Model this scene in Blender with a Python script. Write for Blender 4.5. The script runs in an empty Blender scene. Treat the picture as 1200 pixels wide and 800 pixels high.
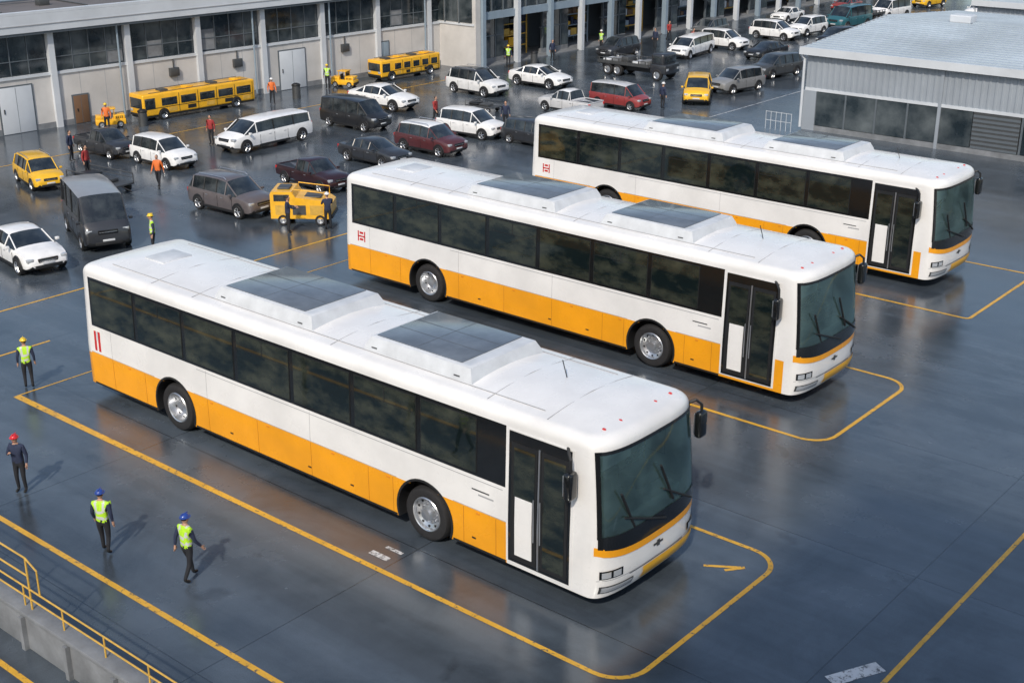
import bpy, math, random
from mathutils import Vector, Matrix
import bmesh
random.seed(7)
sc=bpy.context.scene
COL=sc.collection
R=math.radians

# ------------------------------------------------------------------ materials
def mat(name,col,rough=.5,metal=0,coat=0,var=.08,ns=3.0,bump=0,bscale=40,rvar=0,spec=.5,emit=None):
    m=bpy.data.materials.new(name);m.use_nodes=True
    nt=m.node_tree;b=nt.nodes['Principled BSDF']
    tc=nt.nodes.new('ShaderNodeTexCoord');no=nt.nodes.new('ShaderNodeTexNoise')
    no.inputs['Scale'].default_value=ns;no.inputs['Detail'].default_value=7;no.inputs['Roughness'].default_value=.6
    nt.links.new(tc.outputs['Object'],no.inputs['Vector'])
    mr=nt.nodes.new('ShaderNodeMapRange');mr.inputs[1].default_value=.3;mr.inputs[2].default_value=.7
    mr.inputs[3].default_value=1-var;mr.inputs[4].default_value=1+var*.4
    nt.links.new(no.outputs[0],mr.inputs[0])
    mx=nt.nodes.new('ShaderNodeVectorMath');mx.operation='SCALE';mx.inputs[0].default_value=col
    nt.links.new(mr.outputs[0],mx.inputs['Scale']);nt.links.new(mx.outputs[0],b.inputs['Base Color'])
    b.inputs['Roughness'].default_value=rough;b.inputs['Metallic'].default_value=metal
    b.inputs['Coat Weight'].default_value=coat;b.inputs['Coat Roughness'].default_value=.08
    b.inputs['Specular IOR Level'].default_value=spec
    if rvar:
        r2=nt.nodes.new('ShaderNodeMapRange');r2.inputs[1].default_value=.3;r2.inputs[2].default_value=.7
        r2.inputs[3].default_value=rough+rvar;r2.inputs[4].default_value=rough-rvar
        nt.links.new(no.outputs[0],r2.inputs[0]);nt.links.new(r2.outputs[0],b.inputs['Roughness'])
    if bump:
        n2=nt.nodes.new('ShaderNodeTexNoise');n2.inputs['Scale'].default_value=bscale
        nt.links.new(tc.outputs['Object'],n2.inputs['Vector'])
        bp=nt.nodes.new('ShaderNodeBump');bp.inputs['Strength'].default_value=bump;bp.inputs['Distance'].default_value=.02
        nt.links.new(n2.outputs[0],bp.inputs['Height']);nt.links.new(bp.outputs[0],b.inputs['Normal'])
    return m
def glass_mat(name,dark,light,ns,rough=.05,stretch=(1,1,1)):
    m=bpy.data.materials.new(name);m.use_nodes=True;nt=m.node_tree;b=nt.nodes['Principled BSDF']
    tc=nt.nodes.new('ShaderNodeTexCoord');mp=nt.nodes.new('ShaderNodeMapping');mp.inputs['Scale'].default_value=stretch
    no=nt.nodes.new('ShaderNodeTexNoise');no.inputs['Scale'].default_value=ns;no.inputs['Detail'].default_value=5;no.inputs['Roughness'].default_value=.6
    cr=nt.nodes.new('ShaderNodeValToRGB');cr.color_ramp.elements[0].position=.42;cr.color_ramp.elements[1].position=.74
    cr.color_ramp.elements[0].color=(*dark,1);cr.color_ramp.elements[1].color=(*light,1)
    L=nt.links.new;L(tc.outputs['Object'],mp.inputs[0]);L(mp.outputs[0],no.inputs['Vector']);L(no.outputs[0],cr.inputs[0]);L(cr.outputs[0],b.inputs['Base Color'])
    b.inputs['Roughness'].default_value=rough;b.inputs['Specular IOR Level'].default_value=.8
    return m
WHITE=mat('bus_white_paint',(.82,.82,.82),.28,coat=.5,var=.15,ns=.8,rvar=.08)
ORANGE=mat('bus_orange_paint',(.90,.375,.010),.28,coat=.5,var=.16,ns=.8,rvar=.06)
OSEAM=mat('orange_panel_seam',(.45,.17,.01),.6)
YELLOWP=mat('yellow_paint',(.85,.45,.02),.35,coat=.3,var=.15)
BLACKG=mat('black_gloss',(.010,.011,.012),.10,coat=.5,var=.2)
BLACKM=mat('black_plastic',(.015,.016,.018),.5,var=.2)
TYRE=mat('tyre_rubber',(.018,.018,.02),.75,var=.25,ns=12)
SIDEGL=glass_mat('tinted_glass',(.006,.011,.012),(.060,.066,.048),1.3,.04,stretch=(.9,1,1.8))  # brownish mottling painted in, standing for reflections and a dim interior
CHROME=mat('wheel_metal',(.62,.64,.67),.3,metal=.85,var=.15)
DARKMET=mat('dark_metal',(.10,.105,.11),.45,metal=.5,var=.15)
GREYP=mat('roof_unit_grey',(.13,.155,.19),.22,coat=.3,var=.3,ns=2)
LGREY=mat('roof_unit_white',(.60,.63,.67),.4,var=.15)
SEAM=mat('panel_seam',(.36,.37,.39),.6)
AMBER=mat('amber_lens',(.7,.25,.02),.3)
RED=mat('red_lens',(.55,.02,.02),.25,coat=.4)
LAMP=mat('headlamp_lens',(.6,.63,.66),.1,metal=.4,coat=.6)
SEAT=mat('seat_fabric',(.10,.20,.21),.8)
INTER=mat('interior_panel',(.42,.48,.46),.6)
CONC=mat('concrete_panel',(.56,.55,.54),.75,var=.22,ns=.5,bump=.2,bscale=20)
CONCD=mat('concrete_weathered',(.20,.215,.235),.8,var=.4,ns=1.6,bump=.3,bscale=15)
FASC=mat('fascia_metal',(.56,.60,.65),.45,var=.14,ns=.6)
ROOFD=mat('roof_membrane',(.14,.13,.13),.8,var=.3,ns=.4,bump=.3,bscale=5)
BGLASS=glass_mat('building_glass',(.012,.02,.026),(.12,.14,.15),.55,.07)
FRAME=mat('window_frame',(.10,.12,.14),.5)
STEEL=mat('steel_column_paint',(.24,.31,.38),.45,var=.1)
CORR=mat('corrugated_sheet',(.31,.35,.40),.5,metal=.1,var=.18,ns=.4)
ROOFM=mat('metal_roof_sheet',(.42,.49,.56),.4,metal=.15,var=.2,ns=.25)
RAILY=mat('yellow_rail_paint',(.62,.38,.07),.45,var=.25,ns=6)
SKIN=mat('skin',(.45,.26,.18),.6);PANTS=mat('dark_trousers',(.016,.018,.024),.85,var=.3,ns=15)
SHOE=mat('black_boots',(.01,.01,.01),.5);HAIR=mat('dark_hair',(.015,.01,.008),.6)
VEST=mat('hi_vis_vest',(.46,.80,.03),.6,var=.2,ns=14);REFL=mat('reflective_tape',(.55,.58,.56),.3)
ORV=mat('orange_vest',(.70,.16,.03),.6);NAVY=mat('navy_cloth',(.02,.03,.07),.8,var=.3,ns=15)
REDC=mat('red_cloth',(.30,.03,.03),.8);BLUEH=mat('blue_helmet',(.02,.06,.30),.3,coat=.4)
REDH=mat('red_helmet',(.6,.02,.03),.3,coat=.4);YELH=mat('yellow_helmet',(.8,.55,.03),.3,coat=.4)
WHH=mat('white_helmet',(.8,.8,.8),.3,coat=.4);EYE=mat('eye_dark',(.02,.015,.01),.2)
BROWN=mat('brown_door',(.16,.09,.05),.6)

def line_mat(name,col,lo):
    m=mat(name,col,.4,var=.2,ns=2.0)
    nt=m.node_tree;b=nt.nodes['Principled BSDF'];src=b.inputs['Base Color'].links[0].from_socket
    no=nt.nodes.new('ShaderNodeTexNoise');no.inputs['Scale'].default_value=9;no.inputs['Detail'].default_value=10;no.inputs['Roughness'].default_value=.75
    tc=nt.nodes.new('ShaderNodeTexCoord');nt.links.new(tc.outputs['Object'],no.inputs['Vector'])
    mr=nt.nodes.new('ShaderNodeMapRange');mr.inputs[1].default_value=lo;mr.inputs[2].default_value=lo+.07
    nt.links.new(no.outputs[0],mr.inputs[0])
    mx=nt.nodes.new('ShaderNodeMix');mx.data_type='RGBA';mx.inputs[6].default_value=(.07,.075,.08,1)
    nt.links.new(mr.outputs[0],mx.inputs[0]);nt.links.new(src,mx.inputs[7]);nt.links.new(mx.outputs[2],b.inputs['Base Color'])
    return m
LINEY=line_mat('yellow_road_paint',(.70,.39,.04),.38)
LINEW=line_mat('white_road_paint',(.6,.62,.64),.42)

def windshield_mat():
    m=bpy.data.materials.new('windshield_glass');m.use_nodes=True;nt=m.node_tree;nt.nodes.clear()
    o=nt.nodes.new('ShaderNodeOutputMaterial');mx=nt.nodes.new('ShaderNodeMixShader');m2=nt.nodes.new('ShaderNodeMixShader')
    t=nt.nodes.new('ShaderNodeBsdfTransparent');t.inputs[0].default_value=(.80,.95,.92,1)
    df=nt.nodes.new('ShaderNodeBsdfDiffuse');df.inputs[0].default_value=(.16,.27,.27,1)  # mottled teal diffuse lightens the glass: painted haze in place of reflections
    tc=nt.nodes.new('ShaderNodeTexCoord');no=nt.nodes.new('ShaderNodeTexNoise');no.inputs['Scale'].default_value=1.4;no.inputs['Detail'].default_value=4
    mr=nt.nodes.new('ShaderNodeMapRange');mr.inputs[1].default_value=.35;mr.inputs[2].default_value=.7;mr.inputs[3].default_value=.10;mr.inputs[4].default_value=.38
    nt.links.new(tc.outputs['Object'],no.inputs['Vector']);nt.links.new(no.outputs[0],mr.inputs[0]);nt.links.new(mr.outputs[0],m2.inputs[0])
    g=nt.nodes.new('ShaderNodeBsdfGlossy');g.inputs['Roughness'].default_value=.04;g.inputs[0].default_value=(.80,1,.98,1)
    f=nt.nodes.new('ShaderNodeFresnel');f.inputs[0].default_value=2.2
    nt.links.new(t.outputs[0],m2.inputs[1]);nt.links.new(df.outputs[0],m2.inputs[2])
    nt.links.new(f.outputs[0],mx.inputs[0]);nt.links.new(m2.outputs[0],mx.inputs[1]);nt.links.new(g.outputs[0],mx.inputs[2])
    nt.links.new(mx.outputs[0],o.inputs[0]);return m
WSG=windshield_mat()

def ground_mat():
    m=bpy.data.materials.new('wet_asphalt');m.use_nodes=True;nt=m.node_tree;b=nt.nodes['Principled BSDF']
    L=nt.links.new
    tc=nt.nodes.new('ShaderNodeTexCoord')
    def noise(s,d=6,r=.6,dist=0,st=None):
        n=nt.nodes.new('ShaderNodeTexNoise');n.inputs['Scale'].default_value=s;n.inputs['Detail'].default_value=d
        n.inputs['Roughness'].default_value=r;n.inputs['Distortion'].default_value=dist
        if st:
            mp=nt.nodes.new('ShaderNodeMapping');mp.inputs['Scale'].default_value=st;L(tc.outputs['Object'],mp.inputs[0]);L(mp.outputs[0],n.inputs['Vector'])
        else:L(tc.outputs['Object'],n.inputs['Vector'])
        return n.outputs[0]
    def mr(src,a,bb,c,d):
        n=nt.nodes.new('ShaderNodeMapRange');n.inputs[1].default_value=a;n.inputs[2].default_value=bb;n.inputs[3].default_value=c;n.inputs[4].default_value=d;L(src,n.inputs[0]);return n.outputs[0]
    def math_(op,a,bb):
        n=nt.nodes.new('ShaderNodeMath');n.operation=op
        for i,x in enumerate((a,bb)):
            if isinstance(x,(int,float)):n.inputs[i].default_value=x
            else:L(x,n.inputs[i])
        return n.outputs[0]
    big=noise(.12,5,.6,.5);med=noise(.7,8,.65);fine=noise(60,3,.7);st=noise(.3,8,.7,1.2)
    trk=noise(1.0,4,.6,.1,(.06,1.6,1));oil=noise(.9,3,.5,.3)
    br=nt.nodes.new('ShaderNodeTexBrick');L(tc.outputs['Object'],br.inputs['Vector'])
    br.offset=0;br.inputs['Scale'].default_value=1;br.inputs['Brick Width'].default_value=7.3;br.inputs['Row Height'].default_value=4.9
    br.inputs['Mortar Size'].default_value=.014;br.inputs['Color1'].default_value=(1,1,1,1);br.inputs['Color2'].default_value=(.84,.84,.84,1);br.inputs['Mortar'].default_value=(.5,.5,.5,1)
    v=math_('MULTIPLY',mr(big,.3,.7,.72,1.3),mr(med,.3,.7,.78,1.18))
    v=math_('MULTIPLY',v,mr(fine,.3,.7,.8,1.2));v=math_('MULTIPLY',v,mr(st,.35,.5,.74,1.0));v=math_('MULTIPLY',v,mr(trk,.35,.65,.80,1.12))
    v=math_('MULTIPLY',v,mr(oil,.66,.74,1.0,.6))
    v=math_('MULTIPLY',v,br.outputs['Color'])
    sc_=nt.nodes.new('ShaderNodeVectorMath');sc_.operation='SCALE';sc_.inputs[0].default_value=(.068,.086,.108);L(v,sc_.inputs['Scale']);L(sc_.outputs[0],b.inputs['Base Color'])
    r=math_('ADD',mr(big,.35,.65,.08,.26),mr(med,.3,.7,-.04,.10));L(r,b.inputs['Roughness'])
    b.inputs['Specular IOR Level'].default_value=1.0;b.inputs['Specular Tint'].default_value=(.90,.96,1,1)
    bp=nt.nodes.new('ShaderNodeBump');bp.inputs['Strength'].default_value=.10;bp.inputs['Distance'].default_value=.01;L(fine,bp.inputs['Height'])
    bp2=nt.nodes.new('ShaderNodeBump');bp2.inputs['Strength'].default_value=.15;bp2.inputs['Distance'].default_value=.03;L(med,bp2.inputs['Height']);L(bp.outputs[0],bp2.inputs['Normal'])
    L(bp2.outputs[0],b.inputs['Normal'])
    return m
ASPH=ground_mat()

# ------------------------------------------------------------------ mesh builder
class MB:
    def __init__(s): s.v=[];s.f=[];s.m=[];s.mats=[]
    def mi(s,m):
        if m not in s.mats:s.mats.append(m)
        return s.mats.index(m)
    def add(s,vs,fs,m,M=None):
        o=len(s.v)
        for p in vs:
            p=Vector(p)
            if M is not None:p=M@p
            s.v.append(p)
        if isinstance(m,(list,tuple)):
            for f,mm in zip(fs,m):s.f.append([o+i for i in f]);s.m.append(s.mi(mm))
        else:
            k=s.mi(m)
            for f in fs:s.f.append([o+i for i in f]);s.m.append(k)
    def box(s,x0,x1,y0,y1,z0,z1,m,bev=0,M=None,seg=2):
        if bev:
            bm=bmesh.new();bmesh.ops.create_cube(bm,size=1)
            for v in bm.verts:v.co=Vector(((x0+x1)/2+v.co.x*(x1-x0),(y0+y1)/2+v.co.y*(y1-y0),(z0+z1)/2+v.co.z*(z1-z0)))
            bmesh.ops.bevel(bm,geom=bm.edges[:],offset=bev,segments=seg,affect='EDGES',profile=.5)
            bm.verts.index_update()
            s.add([v.co.copy() for v in bm.verts],[[v.index for v in f.verts] for f in bm.faces],m,M);bm.free();return
        vs=[(x,y,z) for x in(x0,x1) for y in(y0,y1) for z in(z0,z1)]
        s.add(vs,[(0,1,3,2),(4,6,7,5),(0,4,5,1),(2,3,7,6),(0,2,6,4),(1,5,7,3)],m,M)
    def tube(s,pts,r,m,n=8,M=None,r1=None):
        pts=[Vector(p) for p in pts];vs=[];fs=[];N=len(pts)
        for i,p in enumerate(pts):
            d=(pts[min(i+1,N-1)]-pts[max(i-1,0)]).normalized()
            a=d.orthogonal().normalized() if i==0 else (a-d*a.dot(d)).normalized()
            b=d.cross(a);rr=r if r1 is None else r+(r1-r)*i/(N-1)
            for k in range(n):
                t=2*math.pi*k/n;vs.append(p+a*math.cos(t)*rr+b*math.sin(t)*rr)
        for i in range(N-1):
            for k in range(n):fs.append((i*n+k,i*n+(k+1)%n,(i+1)*n+(k+1)%n,(i+1)*n+k))
        fs.append(tuple(range(n))[::-1]);fs.append(tuple(range((N-1)*n,N*n)))
        s.add(vs,fs,m,M)
    def lathe(s,prof,c,m,n=28,sy=1,M=None):
        vs=[];fs=[];ms=[]
        for (r,y,*q) in prof:
            for k in range(n):
                t=2*math.pi*k/n;vs.append((c[0]+r*math.cos(t),c[1]+y*sy,c[2]+r*math.sin(t)))
        for i in range(len(prof)-1):
            for k in range(n):
                fs.append((i*n+k,i*n+(k+1)%n,(i+1)*n+(k+1)%n,(i+1)*n+k))
                ms.append(prof[i][2] if len(prof[i])>2 else m)
        s.add(vs,fs,ms,M)
    def ell(s,c,r,m,n=12,k=8,M=None,z0=-1):
        vs=[];fs=[]
        for i in range(k+1):
            ph=-math.pi/2+math.pi*i/k
            if math.sin(ph)<z0:ph=math.asin(z0)
            for j in range(n):
                t=2*math.pi*j/n;vs.append((c[0]+r[0]*math.cos(ph)*math.cos(t),c[1]+r[1]*math.cos(ph)*math.sin(t),c[2]+r[2]*math.sin(ph)))
        for i in range(k):
            for j in range(n):fs.append((i*n+j,i*n+(j+1)%n,(i+1)*n+(j+1)%n,(i+1)*n+j))
        s.add(vs,fs,m,M)
    def grid(s,P,m,M=None):
        r=len(P);c=len(P[0]);vs=[p for row in P for p in row]
        s.add(vs,[(i*c+j,i*c+j+1,(i+1)*c+j+1,(i+1)*c+j) for i in range(r-1) for j in range(c-1)],m,M)
    def obj(s,name,parent=None,loc=(0,0,0),rz=0,scale=1,smooth=35,fixn=False):
        me=bpy.data.meshes.new(name);me.from_pydata(s.v,[],s.f)
        for m in s.mats:me.materials.append(m)
        me.polygons.foreach_set('material_index',s.m)
        if fixn:
            bm=bmesh.new();bm.from_mesh(me);bmesh.ops.remove_doubles(bm,verts=bm.verts,dist=1e-4)
            bmesh.ops.recalc_face_normals(bm,faces=bm.faces);bm.to_mesh(me);bm.free()
        me.update()
        if smooth:
            me.shade_smooth();me.set_sharp_from_angle(angle=R(smooth))
        o=bpy.data.objects.new(name,me);COL.objects.link(o)
        o.location=loc;o.rotation_euler=(0,0,rz);o.scale=(scale,)*3
        if parent:o.parent=parent
        return o
def empty(name,loc=(0,0,0),rz=0,scale=1):
    o=bpy.data.objects.new(name,None);COL.objects.link(o);o.location=loc;o.rotation_euler=(0,0,rz);o.scale=(scale,)*3
    o.empty_display_size=.3;return o

# ------------------------------------------------------------------ bus
BL,BW=14.85,2.85
ZR=2.95
DF,DR,NF=.52,.28,3.2
def hw(z): return BW/2-max(0,min(z,ZR)-1.2)*.028
def xf(z):
    if z<.5:return BL-.10*(.5-z)/.2
    if z<=1.2:return BL
    return BL-.13*((min(z,ZR)-1.2)/1.75)**1.4
def xr(z): return .06*max(0,min(z,ZR)-1.2)/1.75
VF=[0,.15,.3,.45,.6,.72,.82,.89,.93,.96,.982,.995,1.0]
VF=[-v for v in VF[::-1]]+VF[1:]
VR=[-1,-.992,-.96,-.9,-.6,0,.6,.9,.96,.992,1]
def fx(v,z,off=0,inset=0):
    D=DF-(BL-xf(z)) if z<1.2 else DF
    X=xf(z)+off-inset*1.1
    return X-D+D*max(0,1-abs(v)**NF)**(1/NF)
def ring(z,inset=0):
    h=hw(z)-inset;P=[]
    for v in VF:P.append((fx(v,z,0,inset),v*h,z))
    a=xr(z)+inset
    for v in VR[::-1]:P.append((a+DR-DR*max(0,1-abs(v)**4)**.25,v*h,z))
    return P
WZ0,WZ1=1.42,2.90
def build_bus(name,loc,v2=False):
    root=empty(name,loc)
    b=MB()
    zs=[.3,.5,.8,1.05,1.2,WZ0,1.9,2.4,WZ1,ZR]
    rows=[ring(z) for z in zs]
    RR=.20
    for k in range(1,7):
        a=math.pi/2*k/6;r=ring(ZR,RR*(1-math.cos(a)));rows.append([(x,y,ZR+RR*math.sin(a)) for x,y,_ in r])
    H0=hw(ZR)
    for k in range(1,9):
        q=k/8;r=ring(ZR,RR+(H0-RR)*q*.985);rows.append([(x,y,ZR+RR+.10*(1-(1-q)**2)) for x,y,_ in r])
    n=len(rows[0]);nf=len(VF);vs=[p for r in rows for p in r];fs=[];ms=[]
    for i in range(len(rows)-1):
        for j in range(n):
            j2=(j+1)%n
            side=(j==nf-1) or (j==n-1)
            front=j<nf-1
            if side and i<4:continue
            if front and 5<=i<8 and abs(VF[j])<=.9601 and abs(VF[j+1])<=.9601:continue
            fs.append((i*n+j,i*n+j2,(i+1)*n+j2,(i+1)*n+j))
            ms.append(ORANGE if (not front and i<3) else WHITE)
    fs.append(tuple(range((len(rows)-1)*n,len(rows)*n)));ms.append(WHITE)
    b.add(vs,fs,ms)
    WX=(3.35,10.75);AR=.66;ZC=.54
    x0,x1=DR,BL-DF
    xs=set([x0,x1,12.7])
    for c in WX:
        for k in range(25):xs.add(c-AR*math.cos(math.pi*k/24))
    xs=sorted(xs)
    def zb(x,z0):
        for c in WX:
            d=abs(x-c)
            if d<AR-1e-6:return max(z0,ZC+math.sqrt(AR*AR-d*d))
        return z0
    for sgn in(-1,1):
        for (z0,z1,m) in((.3,1.08,ORANGE),(1.08,1.2,WHITE)):
            for a,c in zip(xs[:-1],xs[1:]):
                mid=(a+c)/2;inside=any(abs(mid-w)<AR for w in WX)
                if inside:
                    za=max(z0,min(z1,zb(a+1e-4 if zb(a,z0)==z0 else a,z0)));zc=max(z0,min(z1,zb(c-1e-4 if zb(c,z0)==z0 else c,z0)))
                else:za=zc=z0
                if za>=z1-1e-5 and zc>=z1-1e-5:continue
                y=sgn*BW/2
                b.add([(a,y,za),(c,y,zc),(c,y,z1),(a,y,z1)],[(0,1,2,3)],WHITE if (a>=12.69 and not v2) else m)
    b.obj('body',root,fixn=False)
    u=MB()
    u.box(.35,BL-.6,-.95,.95,.32,1.25,BLACKM)
    for a,c in((.4,2.6),(4.1,10.0),(11.5,BL-.7)):
        u.box(a,c,-BW/2+.04,BW/2-.04,.34,.55,BLACKM)
    for sgn in(-1,1):
        for c in WX:
            P=[];
            for rr,yy in((AR,.35),(AR,0.0),(AR+.0,-.012),(AR+.045,-.012),(AR+.045,0)):
                P.append([(c-rr*math.cos(t),sgn*(BW/2-yy),ZC+rr*math.sin(t)) for t in [math.pi*(k/24*1.22-.11) for k in range(25)]])
            u.grid(P,BLACKM)
    u.obj('undercarriage',root)
    def sp(mb,a,c,z0,z1,off,m,sgn=-1):
        zz=[z0]+[z for z in(1.2,) if z0<z<z1]+[z1]
        P=[]
        P.append([(a,sgn*(hw(z0)-.01),z0),(c,sgn*(hw(z0)-.01),z0)])
        for z in zz:P.append([(a,sgn*(hw(z)+off),z),(c,sgn*(hw(z)+off),z)])
        P.append([(a,sgn*(hw(z1)-.01),z1),(c,sgn*(hw(z1)-.01),z1)])
        mb.grid(P,m)
        for x in(a,c):mb.grid([[(x,sgn*(hw(z)-.01),z),(x,sgn*(hw(z)+off),z)] for z in zz],m)
    g=MB()
    for sgn in(-1,1):
        xe=12.66 if sgn<0 else 14.0
        sp(g,.40,xe,1.74,2.88,.006,BLACKG,sgn)
        k=0;x=.50
        while k<7:
            wd_=1.56 if k<6 else 1.30
            sp(g,x-.015,x+wd_+.015,1.795,2.825,.014,BLACKM,sgn)
            sp(g,x,x+wd_,1.81,2.81,.020,SIDEGL,sgn)
            if k in(1,3,5):
                sp(g,x+.04,x+1.52,2.50,2.512,.024,BLACKM,sgn);sp(g,x+.77,x+.79,2.51,2.80,.024,BLACKM,sgn)
            x+=1.70;k+=1
    g.obj('side_windows',root)
    d=MB()
    sp(d,12.69,14.11,.36,2.86,.008,WHITE)
    sp(d,12.74,14.06,.39,2.83,.016,BLACKG)
    sp(d,13.385,13.415,.42,2.66,.034,CHROME)
    sp(d,12.80,13.36,.45,2.64,.024,BLACKM);sp(d,13.44,14.01,.45,2.64,.024,BLACKM)
    sp(d,12.86,13.31,1.66,2.56,.030,SIDEGL);sp(d,12.90,13.27,.55,1.66,.036,WHITE)
    sp(d,13.50,13.95,.52,2.56,.030,SIDEGL)
    for x in(13.33,13.47):d.tube([(x,-hw(1)-.06,.95),(x,-hw(1)-.06,1.75)],.012,CHROME)
    d.obj('door',root)
    t=MB()
    for sgn in(-1,1):
        for x in(1.1,2.3,4.5,6.1,7.7,9.3,9.95,11.7,12.45):
            sp(t,x,x+.010,.33,1.06,.003,OSEAM,sgn)
        for a,c in((.3,2.66),(4.05,10.05),(11.45,12.68)):
            sp(t,a,c,1.085,1.097,.004,SEAM,sgn)
            sp(t,a,c,.305,.345,.006,BLACKM,sgn)
        sp(t,4.2,12.6,1.66,1.672,.004,SEAM,sgn)
        for x in(1.1,4.5,7.7):sp(t,x,x+.008,1.1,1.7,.003,SEAM,sgn)
        for x in(5.2,7.6,8.8,11.9):sp(t,x,x+.09,.5,.53,.006,BLACKM,sgn)
        for x in(1.7,4.6,6.4,8.3,9.8,12.0):sp(t,x,x+.08,1.01,1.035,.012,AMBER,sgn)
    sp(t,12.05,12.4,1.38,1.41,.004,SEAM);sp(t,11.9,12.3,1.46,1.485,.004,DARKMET)
    if not v2:
        sp(t,.45,.53,1.15,1.62,.006,RED);sp(t,.60,.68,1.15,1.62,.006,RED);sp(t,.53,.60,1.40,1.62,.005,LGREY)
    else:
        for (a,c,z0,z1) in((.62,.92,1.38,1.42),(.62,.66,1.25,1.55),(.88,.92,1.25,1.55),(.70,.84,1.28,1.34),(.70,.84,1.47,1.53)):sp(t,a,c,z0,z1,.006,RED)
    def fp(mb,v0,v1,z0,z1,off,m,n=14,curve=0,zf=None):
        P=[]
        for k in range(5):
            row=[]
            for i in range(n+1):
                v=v0+(v1-v0)*i/n
                a_,b_=zf(v) if zf else (z0,z1)
                z_=a_+(b_-a_)*k/4+curve*(v*v)
                h=hw(z_)
                row.append((fx(v,z_,off),v*(h+off*(abs(v)>.5)),z_))
            P.append(row)
        mb.grid(P,m)
    fp(t,-.965,.965,0,0,.012,BLACKG,28,zf=lambda v:(1.13+.12*abs(v)**3,WZ0+.03))
    fp(t,-.965,.965,WZ1-.03,WZ1+.03,.012,BLACKG,24)
    for s_ in(-1,1):fp(t,.935*s_,.970*s_,WZ0,WZ1+.03,.012,BLACKG,6)
    fp(t,-.985,.985,0,0,.010,ORANGE,28,zf=lambda v:(1.00+.12*abs(v)**3,1.13+.12*abs(v)**3+(.03*abs(v)**6)))
    fp(t,-.30,.93,.36,.60,.014,YELLOWP,22)
    fp(t,-.31,.94,.345,.36,.012,BLACKM,14)
    fp(t,-.97,.97,.64,.650,.006,SEAM,24)
    fp(t,-.55,.55,.62,.632,.008,BLACKM,24)
    for s_ in(-1,1):
        fp(t,.66*s_,.95*s_,.68,.83,.012,BLACKG,8);fp(t,.69*s_,.80*s_,.70,.81,.022,LAMP,4);fp(t,.83*s_,.93*s_,.70,.81,.022,LAMP,4)
    fp(t,-.93,-.50,.42,.52,.012,LAMP,8);fp(t,-.95,-.48,.40,.54,.008,DARKMET,8)
    fp(t,-.10,.10,.86,.90,.012,DARKMET,4);fp(t,-.03,.03,.82,.94,.013,DARKMET,4)
    for s_ in(-1,1):t.box(-.015,.02,s_*1.1-.08,s_*1.1+.08,.7,1.3,RED,.01)
    t.box(-.012,.05,-.9,.9,1.8,2.7,SIDEGL,.01)
    for y in(-.95,-.5,.5,.95):t.ell((BL-.50,y,3.165),(.04,.025,.02),RED,8,4)
    for x in(2.6,4.0,8.2,12.1,13.4):t.tube([(x,-1.22,3.155),(x,-.7,3.217),(x,0,3.255),(x,.7,3.217),(x,1.22,3.155)],.006,SEAM,4)
    for y in(-1.02,1.02):t.tube([(.9,y,3.184),(13.2,y,3.184)],.008,SEAM,4)
    t.tube([(12.7,.2,3.25),(12.6,.2,3.55)],.010,BLACKM,5)
    t.obj('trim',root)
    w=MB()
    P=[]
    for z in(WZ0,1.9,2.4,WZ1):P.append([(fx(v,z),v*hw(z),z) for v in VF if abs(v)<=.9601])
    w.grid(P,WSG);w.obj('windshield',root,smooth=60)
    wp=MB()
    for y0,y1,zt in((.15,-.95,1.72),(1.05,.10,1.85)):
        a=Vector((fx(y0/1.4,1.3)+.04,y0,1.30));c=Vector((fx(y1/1.4,zt)+.04,y1,zt))
        wp.tube([a,(a+c)/2+Vector((.03,0,0)),c],.020,BLACKM,6)
        wp.tube([c+Vector((0,.30,-.30)),c+Vector((0,-.12,.48))],.024,BLACKM,6)
    wp.obj('wipers',root)
    i=MB()
    i.box(11.6,BL-.45,-1.25,1.25,.98,1.26,INTER)
    i.box(11.2,11.27,-1.28,1.28,1.0,2.9,INTER)
    i.box(11.27,11.29,-.45,.35,1.1,2.7,BLACKM)
    i.box(BL-.90,BL-.30,-1.10,1.10,1.26,1.50,INTER,.05)
    i.box(BL-1.15,BL-.65,.35,1.1,1.4,1.72,BLACKM,.06)
    for x in(13.0,12.1,11.5):
        for y in(.55,-.75) if x>12.9 else (.95,.45,-.55,-1.0):
            i.box(x,x+.5,y-.22,y+.22,1.45,1.6,SEAT,.05);i.box(x-.1,x+.06,y-.22,y+.22,1.55,2.25,SEAT,.05);i.box(x-.08,x+.03,y-.13,y+.13,2.25,2.45,LGREY,.04)
    i.lathe([(.24,-.02),(.24,.02),(.21,.02),(.21,-.02),(.24,-.02)],(0,0,0),BLACKM,20,M=Matrix.Translation((13.85,.7,1.95))@Matrix.Rotation(R(-55),4,'Y')@Matrix.Rotation(R(90),4,'X'))
    for s_ in(-1,1):i.tube([(13.7,1.2*s_,1.3),(13.7,1.2*s_,2.7)],.02,RAILY,6)
    i.box(BL-.50,BL-.44,-1.05,-.25,2.45,2.85,LGREY,.02)
    i.obj('cab_interior',root)
    ru=MB()
    for a,c in((4.55,7.35),(8.95,11.45)):
        y=.92
        lv=[(a-.10,c+.10,y+.07,3.16),(a-.06,c+.06,y+.04,3.27),(a+.02,c-.02,y-.03,3.42),(a+.08,c-.08,y-.08,3.44)]
        P=[[(p,-q,z),(r_,-q,z),(r_,q,z),(p,q,z),(p,-q,z)] for p,r_,q,z in lv];ru.grid(P,LGREY)
        p,r_,q,z=lv[-1];ru.add([(p,-q,z),(r_,-q,z),(r_,q,z),(p,q,z)],[(0,1,2,3)],LGREY)
        ru.box(a+.11,c-.28,-y+.10,y-.10,z-.01,z+.018,GREYP,.008)
        for yy in(-.24,.24):ru.box(a+.13,c-.30,yy-.003,yy+.003,z+.018,z+.021,DARKMET)
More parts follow.
